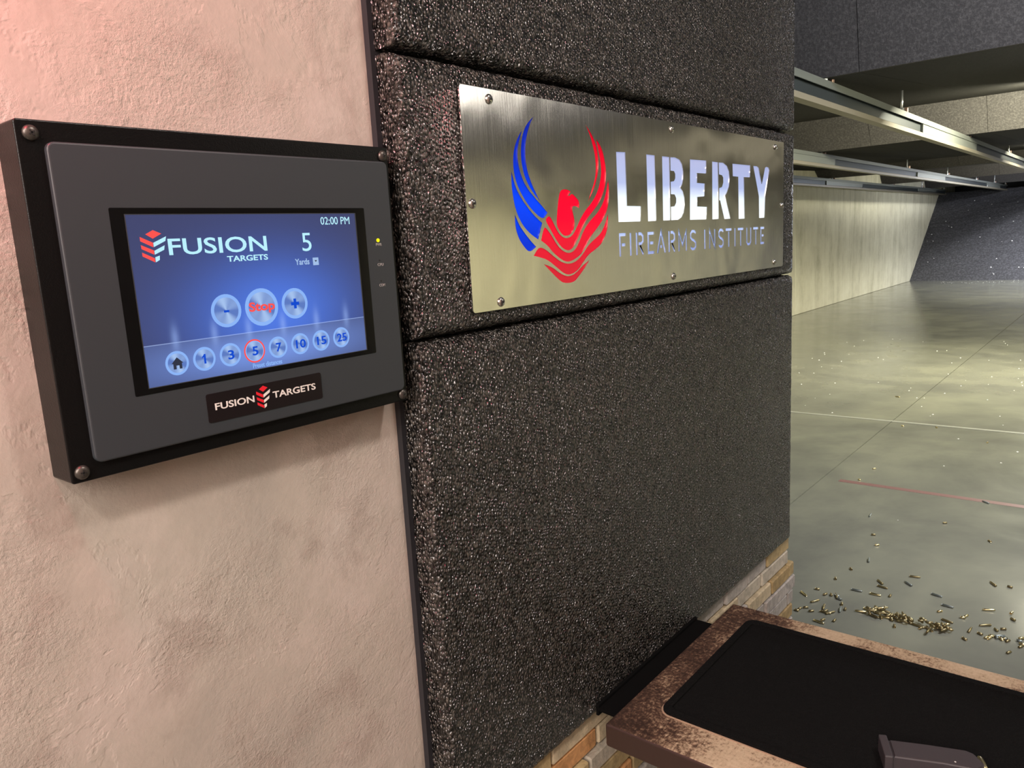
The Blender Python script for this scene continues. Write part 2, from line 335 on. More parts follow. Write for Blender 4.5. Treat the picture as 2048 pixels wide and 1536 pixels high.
# ------------------------------------------------------------------ near wall with plaster
WX = -0.645                                   # wall plane
wl = box('wall_left', (-0.85, -3.0, 0), (WX, 0.566, 3.6), M['plaster']); tag(wl, kind='structure', label='troweled beige plaster wall behind the control panel')
tb = box('trim_1', (WX - 0.01, 0.566, 0.883), (WX + 0.008, 1.735, 3.6), M['backboard']); tag(tb, kind='structure', label='dark backing board edge between plaster and rubber panels')

# rubber acoustic panels: a fine grid with rounded, ragged edges
def rubber_me(y0, y1, z0, z1, xf, step=0.0032, ch=0.012, amp=0.0011, seed=1):
    th = xf - (WX + 0.008); rs = np.random.RandomState(seed)
    ny = int((y1 - y0) / step); nz = int((z1 - z0) / step); side = 5
    # rings outward of the front face walk down the side to the wall
    ys = np.concatenate([np.full(side, y0), np.linspace(y0, y1, ny + 1), np.full(side, y1)])
    zs = np.concatenate([np.full(side, z0), np.linspace(z0, z1, nz + 1), np.full(side, z1)])
    iy = np.concatenate([np.arange(side, 0, -1), np.zeros(ny + 1), np.arange(1, side + 1)])
    iz = np.concatenate([np.arange(side, 0, -1), np.zeros(nz + 1), np.arange(1, side + 1)])
    Y, Z = np.meshgrid(ys, zs, indexing='ij'); IY, IZ = np.meshgrid(iy, iz, indexing='ij')
    d = np.minimum.reduce([(Y - y0) * 2.2, y1 - Y, Z - z0, z1 - Z]); d = np.maximum(d, 0)
    k = np.clip(1 - d / ch, 0, 1); X = xf - ch * (1 - np.sqrt(np.clip(1 - k ** 2.0, 0, 1))) * 0.85 - 0.002 * k
    sd = np.maximum(IY, IZ) / side; X = np.where(sd > 0, X + (WX + 0.006 - X) * sd, X)
    n = rs.randn(3, *X.shape); n = (n + np.roll(n, 1, 1) + np.roll(n, 1, 2) + np.roll(np.roll(n, 1, 1), 1, 2)) / 2
    big = rs.randn(X.shape[0] // 8 + 2, X.shape[1] // 8 + 2); big = np.kron(big, np.ones((8, 8)))[:X.shape[0], :X.shape[1]]
    e = 0.25 + 0.75 * np.clip(1 - d / 0.008, 0, 1); X = X + n[0] * amp * 0.5 * e + big * 0.0001; Y = Y + n[1] * amp * 0.5 * e; Z = Z + n[2] * amp * 0.5 * e
    a, b = X.shape; co = np.stack([X, Y, Z], -1).reshape(-1, 3); idx = np.arange(a * b).reshape(a, b)
    f = np.stack([idx[:-1, :-1], idx[1:, :-1], idx[1:, 1:], idx[:-1, 1:]], -1).reshape(-1, 4)
    me = bpy.data.meshes.new('rubber'); me.vertices.add(len(co)); me.vertices.foreach_set('co', co.ravel())
    me.loops.add(f.size); me.loops.foreach_set('vertex_index', f.ravel()); me.polygons.add(len(f)); me.polygons.foreach_set('loop_start', np.arange(0, f.size, 4))
    me.polygons.foreach_set('use_smooth', np.ones(len(f), bool)); me.update(calc_edges=True); me.validate(); return me
wd = box('wall_divider', (-0.85, 0.567, 0), (WX - 0.012, 1.70, 3.6), M['mortar']); tag(wd, kind='structure', label='lane dividing wall faced with black rubber panels over pale brick')
for i, (z0, z1, lb) in enumerate(((0.883, 1.500, 'tall black granulated rubber panel below the steel sign'), (1.504, 1.801, 'black granulated rubber panel carrying the steel sign'), (1.807, 2.42, 'black granulated rubber panel above the steel sign'))):
    o = link('rubber_panel', rubber_me(0.5725, 1.722, z0, z1, -0.604, seed=i + 3), M['rubber'], wd); o['label'] = lb

# pale brick under the rubber, every brick its own piece
BX = -0.622
box('mortar_bed', (WX - 0.012, 0.567, 0), (BX - 0.006, 1.735, 0.884), M['mortar'], wd)
z = 0.8805; row = 0; proto = {}
while z > 0.28:
    h = 0.036; y = 0.567 - random.uniform(0, 0.12); yend = 1.745 if row < 2 else 1.775 + random.uniform(-0.008, 0.008)
    while y < yend - 0.01:
        ln = random.choice((0.11, 0.15, 0.19, 0.13)); ye = min(y + ln, yend)
        if yend - ye < 0.03: ye = yend
        ys = max(y, 0.5685)
        if ye - ys > 0.015:
            pr = random.uniform(0, 0.006) + (0.005 if row >= 2 else 0)
            o = box('brick', (WX - 0.012, 0, -h + 0.004), (BX + pr, ye - ys - 0.005, 0), M['brick%d' % random.choice((0, 0, 1, 1, 2, 3, 3, 4, 4, 5 if ys < 0.95 else 3))], wd, 0.0025, 1, (0, ys, z))
        y = ye
    z -= h; row += 1
box('mortar_fill', (WX - 0.012, 0.567, 0), (BX - 0.002, 1.735, z + 0.004), M['mortar'], wd)
# right-hand divider of the stall, outside the frame
wr = box('wall_right', (0.78, -3.0, 0), (0.98, 1.72, 3.6), M['plaster']); tag(wr, kind='structure', label='plaster divider closing the stall on its right side')

for z0, z1 in ((0.883, 1.500), (1.504, 1.801), (1.807, 3.6)): box('rubber_panel', (0.738, 0.5725, z0), (0.78, 1.722, z1), M['rubber'], wr, 0.012, 2)

# ------------------------------------------------------------------ control panel
CP = root('control_panel', (WX, 0.3887, 1.5715), 'black boxed touchscreen target controller mounted on the beige plaster wall', 'control panel')
rslab('enclosure', -0.1760, -0.1300, 0.1650, 0.1335, 0.0025, 0.0, 0.035, M['powder'], CP, 0.0012)
for u, v in ((-0.1662, 0.1240), (0.1575, 0.1245), (-0.1680, -0.1220), (0.1585, -0.1225)):
    s = link('screw', lathe_me([(0.0001, 0), (0.0056, 0), (0.0054, 0.0012), (0.0042, 0.0026), (0.0020, 0.0032), (0.0001, 0.0033)], 20, 'X'), M['screw'], CP, (0.0352, u, v))
    a = random.uniform(0, 1.5)
    bm = bmesh.new()
    for t in (a, a + PI / 2):
        r = bmesh.ops.create_cube(bm, size=1); bmesh.ops.scale(bm, vec=(0.0004, 0.0044, 0.0009), verts=r['verts']); bmesh.ops.rotate(bm, matrix=Matrix.Rotation(t, 3, 'X'), verts=r['verts'])
        bmesh.ops.translate(bm, vec=(0.0033, 0, 0), verts=r['verts'])
    link('cross_slot', from_bm(bm), M['slot'], s)
rslab('bezel', -0.1588, -0.1172, 0.1594, 0.1186, 0.006, 0.035, 0.0395, M['bezel'], CP, 0.0016)
SW = 0.0397
rslab('screen_border', -0.1227, -0.0723, 0.1236, 0.0726, 0.0012, 0.0396, SW, M['black'], CP)
D = link('display', prism_me([(-0.1112, -0.0673), (0.1112, -0.0673), (0.1112, 0.0673), (-0.1112, 0.0673)], SW, SW + 0.0001), M['screen'], CP)
SL = SW + 0.0002
link('display_rim', outline_me([[(-0.1118, -0.0679), (0.1122, -0.0679), (0.1122, 0.0679), (-0.1118, 0.0679)], [(-0.1112, -0.0673), (0.1112, -0.0673), (0.1112, 0.0673), (-0.1112, 0.0673)]], SW, SW + 0.0003), M['bezel'], CP)
def poly(name, loops, w, m, parent, th=0.0001): return link(name, outline_me([[(a * 1e-3, b * 1e-3) for a, b in lp] for lp in loops], w, w + th), m, parent)
def logo(u0, v0, u1, v1, w, mw, mr, parent):
    X = lambda a: u0 + (u1 - u0) * a; Yv = lambda b: v0 + (v1 - v0) * b
    P = lambda L: [(X(a), Yv(b)) for a, b in L]
    poly('logo_red_stripes', [P([(0.22, 0.875), (0.52, 1.0), (0.83, 0.885), (0.48, 0.735)]), P([(0, 0.80), (0.47, 0.61), (0.46, 0.47), (0.0, 0.665)]), P([(0, 0.55), (0.47, 0.37), (0.46, 0.24), (0.01, 0.425)]), P([(0.01, 0.32), (0.46, 0.13), (0.46, 0.0), (0.01, 0.20)])], w, mr, parent)
    poly('logo_white_stripes', [P([(0.48, 0.61), (1.0, 0.80), (0.95, 0.655), (0.48, 0.475)]), P([(0.48, 0.36), (0.90, 0.52), (0.86, 0.38), (0.48, 0.24)]), P([(0.48, 0.16), (0.66, 0.205), (0.64, 0.07), (0.48, 0.0)])], w, mw, parent)
logo(-102.3, 30.5, -81.3, 55.5, SL, M['s_white'], M['s_red'], D)
W8 = M['s_white']
text('heading_text', 'FUSION', (-80.5, 35.4, 9.4, 48.6), SL, W8, D, 0.012)
text('subheading_text', 'TARGETS', (-30.6, 27.7, 9.0, 32.6), SL, W8, D, 0.02)
text('clock_text', '02:00 PM', (69.8, 57.2, 104.0, 64.3), SL, W8, D, 0.0)
text('distance_text', '5', (46.6, 33.4, 56.8, 50.0), SL, W8, D)
text('unit_text', 'Yards', (37.0, 21.2, 52.6, 26.8), SL, M['s_grey'], D, 0.018)
poly('dropdown_box', [[(56.6, 20.1), (63.0, 20.1), (63.0, 27.1), (56.6, 27.1)]], SL, M['s_grey'], D)
poly('dropdown_arrow', [[(58.4, 24.7), (61.2, 24.7), (59.8, 23.0)]], SL + 0.0001, M['s_dark'], D)
text('caption_text', 'Preset distances', (-18.0, -66.2, 11.8, -62.0), SL, M['s_ring'], D, 0.015)
def button(u, v, r, ring=None):
    disc('button_ring', u * 1e-3, v * 1e-3, r * 1e-3, SL, SL + 0.0001, ring or M['s_ring'], D)
    disc('button', u * 1e-3, v * 1e-3, r * 0.80e-3, SL + 0.00018, SL + 0.00024, M['button'], D)
for u, v, r in ((-37.2, -13.2, 14.1), (-2.7, -13.4, 16.6), (31.9, -13.3, 14.0)): button(u, v, r)
S2 = SL + 0.0003
poly('minus_sign', [[(-39.6, -14.6), (-34.8, -14.6), (-34.8, -12.7), (-39.6, -12.7)]], S2, M['s_blue'], D)
poly('plus_sign', [[(27.6, -14.9), (30.5, -14.9), (30.5, -18.0), (33.4, -18.0), (33.4, -14.9), (36.3, -14.9), (36.3, -12.0), (33.4, -12.0), (33.4, -8.9), (30.5, -8.9), (30.5, -12.0), (27.6, -12.0)]], S2, M['s_blue'], D)
text('stop_text', 'Stop', (-15.6, -19.0, 10.4, -8.4), S2, M['s_red'], D, 0.03)
for s, u, r in (('home', -86.0, 9.9), ('1', -62.3, 10.0), ('3', -38.3, 10.0), ('5', -14.8, 10.4), ('7', 9.3, 9.7), ('10', 33.2, 9.8), ('15', 56.9, 9.8), ('25', 81.0, 9.8)):
    button(u, -51.0, r, M['s_red'] if s == '5' else None)
    if s == '5': disc('button_ring', u * 1e-3, -0.051, r * 0.87e-3, SL + 0.00012, SL + 0.00016, M['s_ring'], D)
    if s == 'home':
        poly('house_icon', [[(-91, -51.2), (-86, -46.2), (-81, -51.2), (-82.3, -51.2), (-82.3, -55.8), (-84.6, -55.8), (-84.6, -52.9), (-87.2, -52.9), (-87.2, -55.8), (-89.6, -55.8), (-89.6, -51.2)]], S2, M['s_dark'], D)
    elif s == '1':
        poly('button_digits', [[(-62.9, -55.0), (-61.1, -55.0), (-61.1, -46.9), (-62.4, -46.9), (-63.6, -48.4), (-64.4, -49.0), (-64.4, -50.3), (-62.9, -49.6)]], S2, M['s_blue'], D)
    else:
        wdt = {'1': 1.3, '10': 5.4, '15': 5.4, '25': 5.8}.get(s, 2.9); text('button_digits', s, (u + 0.5 - wdt, -55.0, u + 0.5 + wdt, -47.0), S2, M['s_blue'], D, 0.02)
NP = rslab('nameplate', -0.0653, -0.1060, 0.0522, -0.0812, 0.0018, 0.0395, 0.0401, M['plate'], CP)
text('nameplate_text', 'FUSION', (-58.4, -96.0, -20.7, -90.0), 0.0402, M['wt'], NP, 0.018)
text('nameplate_text', 'TARGETS', (-1.8, -96.3, 45.0, -90.2), 0.0402, M['wt'], NP, 0.018)
logo(-18.3, -103.4, -4.0, -83.0, 0.0402, M['wt'], M['rt'], NP)
for nm, v, on in (('PWR', 40.7, 1), ('CPU', 20.5, 0), ('COM', -0.3, 0)):
    disc('status_led', 0.1385, v * 1e-3, 0.0018 if on else 0.0009, 0.0395, 0.0402 if on else 0.0397, M['led'] if on else M['slot'], CP, 16)
    text('led_text', nm, (135.6, v - 5.6, 143.2, v - 2.8), 0.0396, M['gt'], CP, 0.01)

# ------------------------------------------------------------------ steel sign with cut-out letters
SIGN = {
 'b1': [(133.0, 230.2), (121.2, 222.8), (111.9, 212.5), (106.5, 200.1), (103.8, 184.0), (104.9, 170.0), (109.8, 156.0), (119.5, 142.9), (137.5, 128.2), (131.2, 136.9), (121.9, 150.2), (115.2, 164.3), (112.4, 178.4), (113.7, 194.6), (118.3, 208.9), (125.5, 221.5)],
 'b2': [(108.6, 212.2), (99.6, 203.6), (92.0, 191.3), (88.4, 179.2), (87.9, 163.3), (93.1, 147.4), (105.0, 131.4), (120.8, 117.0), (142.7, 104.7), (153.2, 113.8), (140.6, 123.3), (125.7, 133.7), (112.8, 143.8), (103.7, 155.8), (98.3, 169.7), (96.9, 183.6), (100.7, 197.8)],
 'b3': [(83.7, 163.2), (82.6, 147.2), (84.9, 129.2), (90.1, 113.0), (100.5, 98.6), (114.9, 87.9), (130.8, 80.5), (140.6, 101.1), (127.1, 108.6), (110.9, 121.2), (98.5, 133.4), (89.6, 145.3)],
 'b4': [(86.1, 112.0), (85.6, 98.8), (89.4, 86.4), (96.9, 75.9), (111.2, 64.5), (125.8, 71.7), (117.5, 77.3), (104.7, 88.1), (93.8, 98.7)],
 'r1': [(247.8, 230.2), (259.5, 221.2), (271.3, 208.5), (276.6, 192.9), (277.8, 177.0), (272.4, 160.8), (262.8, 144.5), (246.9, 127.6), (256.3, 142.1), (265.7, 156.0), (270.0, 169.8), (269.9, 188.1), (264.6, 203.6), (257.3, 218.8)],
 'r2': [(272.9, 213.1), (283.9, 204.7), (291.0, 193.7), (296.0, 175.4), (296.0, 161.4), (290.1, 145.0), (277.6, 128.5), (260.9, 116.8), (243.3, 105.4), (230.0, 91.9), (218.8, 78.5), (208.0, 67.6), (195.8, 63.5), (180.7, 68.6), (168.3, 80.0), (158.1, 92.2), (148.0, 103.6), (150.5, 107.4), (156.6, 110.1), (162.7, 104.0), (171.1, 92.0), (179.9, 83.6), (193.1, 79.7), (207.2, 83.4), (218.0, 94.4), (229.0, 107.4), (242.1, 118.0), (255.2, 126.0), (268.7, 137.7), (278.3, 151.7), (283.7, 168.0), (282.5, 184.1), (277.8, 197.6)],
 'r3': [(300.7, 159.2), (302.9, 142.8), (299.4, 123.9), (288.6, 107.4), (270.1, 93.5), (252.2, 82.2), (238.7, 68.7), (225.5, 57.7), (208.9, 51.6), (194.8, 48.9), (181.4, 51.9), (163.1, 61.6), (149.2, 73.0), (136.4, 79.2), (143.8, 95.7), (149.1, 94.6), (161.1, 83.5), (169.7, 73.4), (182.3, 64.1), (197.5, 60.1), (211.8, 64.0), (222.7, 75.0), (233.9, 89.5), (249.3, 101.9), (269.2, 112.2), (285.4, 126.2), (295.3, 142.7)],
 'r4': [(297.8, 112.0), (296.8, 95.4), (289.2, 81.2), (277.3, 69.7), (259.4, 62.1), (244.2, 56.9), (228.8, 46.0), (215.8, 36.4), (197.4, 31.4), (182.0, 35.1), (165.6, 44.9), (147.8, 54.6), (130.0, 58.7), (119.6, 60.7), (131.1, 71.5), (145.2, 67.8), (159.2, 59.6), (177.4, 49.9), (196.5, 45.9), (214.7, 49.1), (229.6, 57.5), (242.9, 68.6), (260.4, 77.3), (276.1, 83.9), (287.8, 95.5)],
 'r5': [(140.0, 49.2), (158.0, 44.3), (176.2, 34.3), (193.3, 29.4), (209.5, 32.2), (226.4, 41.5), (245.8, 49.3), (236.8, 41.0), (219.4, 29.2), (205.8, 21.0), (182.9, 21.5), (171.8, 26.8), (157.4, 36.6)],
 'head': [(184.4, 142.6), (194.1, 144.1), (202.9, 142.9), (206.6, 140.8), (201.7, 137.2), (200.8, 135.4), (203.9, 135.5), (208.0, 138.2), (213.1, 137.4), (218.8, 133.7), (225.3, 129.2), (226.5, 123.6), (224.6, 119.6), (219.9, 121.8), (212.0, 122.9), (208.7, 120.2), (209.4, 114.7), (212.8, 105.7), (213.4, 97.9), (209.6, 90.1), (201.3, 84.6), (191.5, 83.3), (183.9, 85.1), (174.9, 93.0), (171.7, 99.6), (173.1, 108.3), (176.2, 123.5), (180.2, 136.5)],
 'L': [(324.6, 198.7), (350.1, 199.6), (351.1, 123.0), (391.5, 122.7), (389.6, 100.0), (325.5, 99.9)],
 'I': [(411.4, 199.6), (437.3, 199.6), (438.7, 100.4), (412.2, 99.9)],
 'B1': [(461.0, 199.5), (485.3, 199.4), (485.1, 100.8), (460.7, 100.5)],
 'B2': [(488.2, 199.3), (504.9, 199.8), (519.7, 197.0), (528.1, 190.5), (532.1, 178.8), (531.7, 167.0), (528.3, 158.9), (521.6, 152.4), (529.7, 147.0), (535.0, 137.1), (536.0, 125.1), (532.0, 113.0), (523.8, 105.0), (511.9, 101.1), (487.2, 100.8), (487.2, 122.0), (499.9, 123.0), (505.6, 128.9), (505.9, 135.8), (500.6, 141.7), (488.0, 141.9), (487.9, 161.3), (499.3, 162.5), (503.7, 167.1), (503.9, 173.9), (499.9, 178.3), (488.2, 178.6)],
 'E': [(557.1, 199.3), (618.6, 200.2), (618.1, 178.4), (583.0, 178.2), (582.5, 161.9), (611.9, 161.6), (610.4, 140.0), (582.8, 138.7), (582.4, 122.8), (619.7, 122.2), (617.2, 100.7), (554.0, 100.7)],
 'R1': [(642.1, 199.6), (666.2, 199.4), (667.5, 101.0), (641.0, 100.6)],
 'R2': [(669.2, 199.3), (687.8, 199.5), (703.5, 194.7), (712.5, 185.3), (715.0, 172.2), (712.1, 158.9), (702.9, 147.7), (694.8, 141.7), (718.5, 101.2), (691.5, 100.6), (673.7, 133.9), (670.1, 133.8), (670.5, 155.0), (681.9, 157.2), (687.3, 164.9), (687.4, 173.6), (682.3, 177.7), (669.9, 178.8)],
 'T': [(727.8, 199.7), (810.2, 200.2), (809.0, 177.9), (780.9, 177.5), (784.0, 100.6), (755.2, 100.4), (753.6, 177.3), (729.2, 177.5)],
 'Y': [(825.2, 199.7), (843.4, 199.8), (851.5, 197.3), (868.5, 167.1), (884.2, 198.5), (890.6, 200.7), (902.3, 200.0), (906.9, 194.6), (885.9, 143.4), (882.4, 101.6), (854.4, 101.1), (852.9, 143.0), (826.4, 196.3)],
}

SX = -0.604
SG = root('steel_sign', (SX, 0.6583, 1.5244), 'brushed stainless steel wall sign with eagle emblem and backlit cut-out lettering', 'sign')
loops = {k: [(a * 1e-3, b * 1e-3) for a, b in v] for k, v in SIGN.items()}
for k in list(loops):
    if k in ('b1', 'b2', 'b3', 'b4', 'r1', 'r2', 'r3', 'r4', 'r5', 'head'): loops[k] = smooth_closed(loops[k], 2)
small = []
def ST(x0, x1, strokes, t=4.4):
    zb, zt = 50.0, 83.6; small.append([])
    for s in strokes:
        small[-1].append([(a * 1e-3, b * 1e-3) for a, b in thick([(x0 + (x1 - x0) * a, zb + (zt - zb) * b) for a, b in s], t)])
R2S = [(0.34, 0.94), (0.68, 0.94), (0.90, 0.84), (0.90, 0.60), (0.68, 0.50), (0.34, 0.50)]
def letF(a, b): ST(a, b, [[(0.12, 0), (0.12, 0.94), (0.95, 0.94)], [(0.36, 0.50), (0.85, 0.50)]])
def letI(a, b): ST(a, b, [[(0.5, 0), (0.5, 1)]], 4.6)
def letR(a, b): ST(a, b, [[(0.10, 0), (0.10, 1)], R2S, [(0.52, 0.42), (0.92, 0.0)]])
def letE(a, b): ST(a, b, [[(0.95, 0.94), (0.12, 0.94), (0.12, 0.06), (0.95, 0.06)], [(0.36, 0.50), (0.85, 0.50)]])
def letA(a, b): ST(a, b, [[(0.05, 0), (0.50, 1), (0.95, 0)], [(0.40, 0.30), (0.60, 0.30)]])
def letM(a, b): ST(a, b, [[(0.08, 0), (0.08, 0.96), (0.50, 0.30), (0.92, 0.96), (0.92, 0)]])
def letS(a, b): ST(a, b, [[(0.92, 0.84), (0.70, 0.94), (0.30, 0.94), (0.10, 0.82), (0.10, 0.64), (0.30, 0.54), (0.70, 0.46), (0.90, 0.36), (0.90, 0.18), (0.70, 0.06), (0.30, 0.06), (0.08, 0.16)]])
def letN(a, b): ST(a, b, [[(0.10, 0), (0.10, 0.94), (0.90, 0.06), (0.90, 1)]])
def letT(a, b): ST(a, b, [[(0.0, 0.94), (1.0, 0.94)], [(0.5, 0.84), (0.5, 0)]])
def letU(a, b): ST(a, b, [[(0.10, 1), (0.10, 0.20), (0.30, 0.06), (0.70, 0.06), (0.90, 0.20), (0.90, 1)]])
for fn, a, b in ((letF, 325.6, 346), (letI, 355, 361.7), (letR, 374, 397.5), (letE, 409, 431), (letA, 439, 467), (letR, 477, 500), (letM, 511, 542), (letS, 554, 577), (letI, 607, 613), (letN, 627, 653), (letS, 666, 688), (letT, 697, 723), (letI, 735, 741), (letT, 751, 777.4), (letU, 791, 815), (letT, 825, 850), (letE, 861, 882)): fn(a, b)
W_, H_ = 0.9855, 0.2535
border = rrect(0, 0, W_, H_, 0.004)
allh = list(loops.values()) + [q for g in small for q in g]
link('plate', outline_me([border] + allh, 0.0015, 0.0035), M['steel'], SG)
def inlay(name, lp, m, w0=0.0014, w1=0.0022): return link(name, outline_me(lp, w0, w1), m, SG)
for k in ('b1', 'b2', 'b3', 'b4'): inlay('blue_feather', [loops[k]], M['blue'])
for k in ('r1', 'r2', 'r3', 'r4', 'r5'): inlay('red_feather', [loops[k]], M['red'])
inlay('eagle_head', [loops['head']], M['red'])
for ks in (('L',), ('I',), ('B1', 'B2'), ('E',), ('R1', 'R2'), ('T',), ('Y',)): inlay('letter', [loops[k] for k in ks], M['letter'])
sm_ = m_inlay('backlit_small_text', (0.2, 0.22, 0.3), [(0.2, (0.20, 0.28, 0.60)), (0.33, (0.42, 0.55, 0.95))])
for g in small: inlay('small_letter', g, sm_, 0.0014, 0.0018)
box('backing_sheet', (0.0, 0.004, 0.004), (0.0014, W_ - 0.004, H_ - 0.004), M['backboard'], SG)
for u, v in ((49.5, 242.3), (9.8, 124.5), (50.5, 8.8), (494, 242.2), (492, 10.5), (937, 241), (977, 126), (935, 10.5)):
    s = link('screw', lathe_me([(0.0001, 0), (0.0058, 0), (0.0058, 0.0006), (0.0052, 0.0018), (0.0036, 0.0030), (0.0016, 0.0034), (0.0001, 0.0035)], 20, 'X'), M['inox'], SG, (0.0035, u * 1e-3, v * 1e-3))
    link('hex_socket', lathe_me([(0.0001, 0), (0.0017, 0), (0.0017, 0.0004), (0.0001, 0.0004)], 6, 'X', False), M['slot'], s, (0.0034, 0, 0))

# ------------------------------------------------------------------ bench
TZ = EYE - 0.6832; TH = 0.036; TX0, TX1, TY0, TY1 = -0.556, 0.76, 0.833, 1.278
SB = root('shooting_bench', (TX0, TY0, TZ), 'worn brown laminate shooting bench below the rubber panel', 'bench')
bx1, by1 = TX1 - TX0, TY1 - TY0
top = box_me((0, 0, -TH), (bx1, by1, 0), 0.0035, 3); tp = link('bench_top', top, M['table'], SB)
top.materials.append(M['fascia'])
for p in top.polygons:
    if abs(p.normal.z) < 0.72 or p.center.z < -0.005: p.material_index = 1
mo = (-0.506 - TX0, 0.9005 - TY0, 0.70 - TX0, 1.232 - TY0)
mm = prism_me(rrect(*mo, 0.018), 0.0, 0.0015, 'Z'); link('bench_mat', mm, M['mat_'], SB)
inner = rrect(mo[0] + 0.012, mo[1] + 0.012, mo[2] - 0.012, mo[3] - 0.012, 0.010); outer = rrect(*mo, 0.018)
def ring_me(o, i, z0, z1):
    n = len(o); bm = bmesh.new()
    q = [[bm.verts.new((p[0], p[1], zz)) for p in lp] for lp, zz in ((o, z0), (o, z1), (i, z1), (i, z0))]
    for a, b in ((0, 1), (1, 2), (2, 3)):
        for k in range(n): bm.faces.new((q[a][k], q[a][(k + 1) % n], q[b][(k + 1) % n], q[b][k]))
    bmesh.ops.recalc_face_normals(bm, faces=bm.faces[:]); return from_bm(bm)
link('mat_rim', ring_me(outer, inner, 0.0012, 0.0042), M['mat_'], SB)
rim2 = rrect(mo[0] - 0.0025, mo[1] - 0.0025, mo[2] + 0.0025, mo[3] + 0.0025, 0.020)
link('inset_highlight', ring_me(rim2, outer, -0.0002, 0.0008), mat('pale_edge_highlight', (0.42, 0.29, 0.20), 0.45), SB)  # pale ring paints the highlight along the mat inset
for xx in (0.28, 0.95): box('support_arm', (xx, 0.03, -TH - 0.30), (xx + 0.03, by1 - 0.03, -TH), M['bracket'], SB, 0.003)
for yy in (0.10, by1 - 0.09): box('rail_bar', (0.03, yy, -TH - 0.05), (bx1 + 0.018, yy + 0.04, -TH - 0.0005), M['bracket'], SB, 0.002)
# black wall bracket between the rubber and the bench
WB = root('wall_bracket', (-0.602, 0.880, TZ), 'matt black angle bracket between rubber panel and bench top', 'bracket')
box('upright_flange', (-0.001, 0, -0.030), (0.004, 0.335, -0.012), M['bracket'], WB, 0.001)
box('flat_flange', (0.0035, 0, -0.022), (0.0445, 0.335, -0.017), M['bracket'], WB, 0.001)

# magazine lying on the mat
MG = root('pistol_magazine', (-0.208, 0.9530, TZ + 0.0015), 'black polymer pistol magazine lying on the bench mat', 'magazine'); MG.rotation_euler = (0, 0, math.radians(24))
mb = prism_me([(0.004, -0.001), (0.060, -0.003), (0.098, -0.008), (0.106, -0.003), (0.108, 0.008), (0.103, 0.024), (0.094, 0.030), (0.050, 0.0335), (0.004, 0.035)], 0.0005, 0.0215, 'Z')
bm = bmesh.new(); bm.from_mesh(mb); bmesh.ops.bevel(bm, geom=[e for e in bm.edges if abs(e.verts[0].co.z - e.verts[1].co.z) < 1e-6 and len(e.link_faces) == 2 and e.calc_face_angle() > 0.8], offset=0.003, segments=3, affect='EDGES'); mb = from_bm(bm)
link('magazine_body', mb, M['poly'], MG)
box('base_plate', (-0.006, -0.005, 0.0), (0.004, 0.040, 0.0235), M['poly'], MG, 0.0015)
cr = link('cartridge', lathe_me([(0.0001, 0), (0.0049, 0), (0.0049, 0.012), (0.0046, 0.019), (0.0044, 0.020), (0.0038, 0.026), (0.0018, 0.0295), (0.0001, 0.030)], 16), M['brass'], MG, (0.1085, -0.001, 0.011)); cr.rotation_euler = (math.radians(-84), 0, 0)
link('witness_hole', lathe_me([(0.0001, 0), (0.0012, 0), (0.0012, 0.0003), (0.0001, 0.0003)], 8), M['wt'], MG, (0.075, 0.002, 0.0214))

# ------------------------------------------------------------------ range hall
XL, XR = -5.08, 9.4
FL = box('floor', (-6.5, -3.2, -0.25), (10.5, 30, -0.02), M['mortar'])
tag(FL, kind='structure', label='glossy sealed grey green concrete range floor')
def slab(x0, x1, y0, y1): box('floor_slab', (x0 + 0.004, y0 + 0.004, -0.02), (x1 - 0.004, y1 - 0.004, 0.0), M['floor'], FL)
for x0, x1 in ((-5.3, -1.535), (-1.535, 2.0), (2.0, 5.6), (5.6, 9.6)):
    for y0, y1 in ((-3.1, 6.67), (6.67, 15.9), (15.9, 29.5)): slab(x0, x1, y0, y1)
box('painted_line', (-2.9, 6.69, 0.0), (1.4, 6.725, 0.0012), M['white_line'], FL)
box('painted_line', (-1.43, 4.915, 0.0), (1.4, 4.965, 0.0012), M['red_line'], FL)
WRL = box('wall_range_left', (XL - 0.25, 1.75, 0), (XL - 0.02, 29.5, 3.7), M['mortar']); tag(WRL, kind='structure', label='tan board formed concrete side wall of the range')
ys_ = (-3.1, 3.9, 9.2, 14.55, 19.9, 25.25, 29.5)
for a, b in zip(ys_, ys_[1:]): box('concrete_panel', (XL - 0.02, a + 0.006, 0.001), (XL, b - 0.006, 3.69), M['conc'], WRL, 0.008, 1)
WRR = box('wall_range_right', (XR + 0.02, 1.75, 0), (XR + 0.25, 29.5, 3.7), M['mortar']); tag(WRR, kind='structure', label='concrete side wall on the right of the range')
for a, b in zip(ys_, ys_[1:]): box('concrete_panel', (XR, a + 0.006, 0.001), (XR + 0.02, b - 0.006, 3.69), M['conc'], WRR, 0.008, 1)
tag(box('ceiling', (-6.5, -3.2, 3.7), (10.5, 30, 3.9), M['dark']), kind='structure', label='dark roof deck above the baffles')
tag(box('wall_back', (-6.5, -3.4, 0), (10.5, -3.1, 3.7), M['plaster']), kind='structure', label='plaster wall behind the firing line')
tag(box('wall_far', (-6.5, 29.5, 0), (10.5, 29.8, 3.7), M['dark']), kind='structure', label='dark end wall behind the rubber berm')

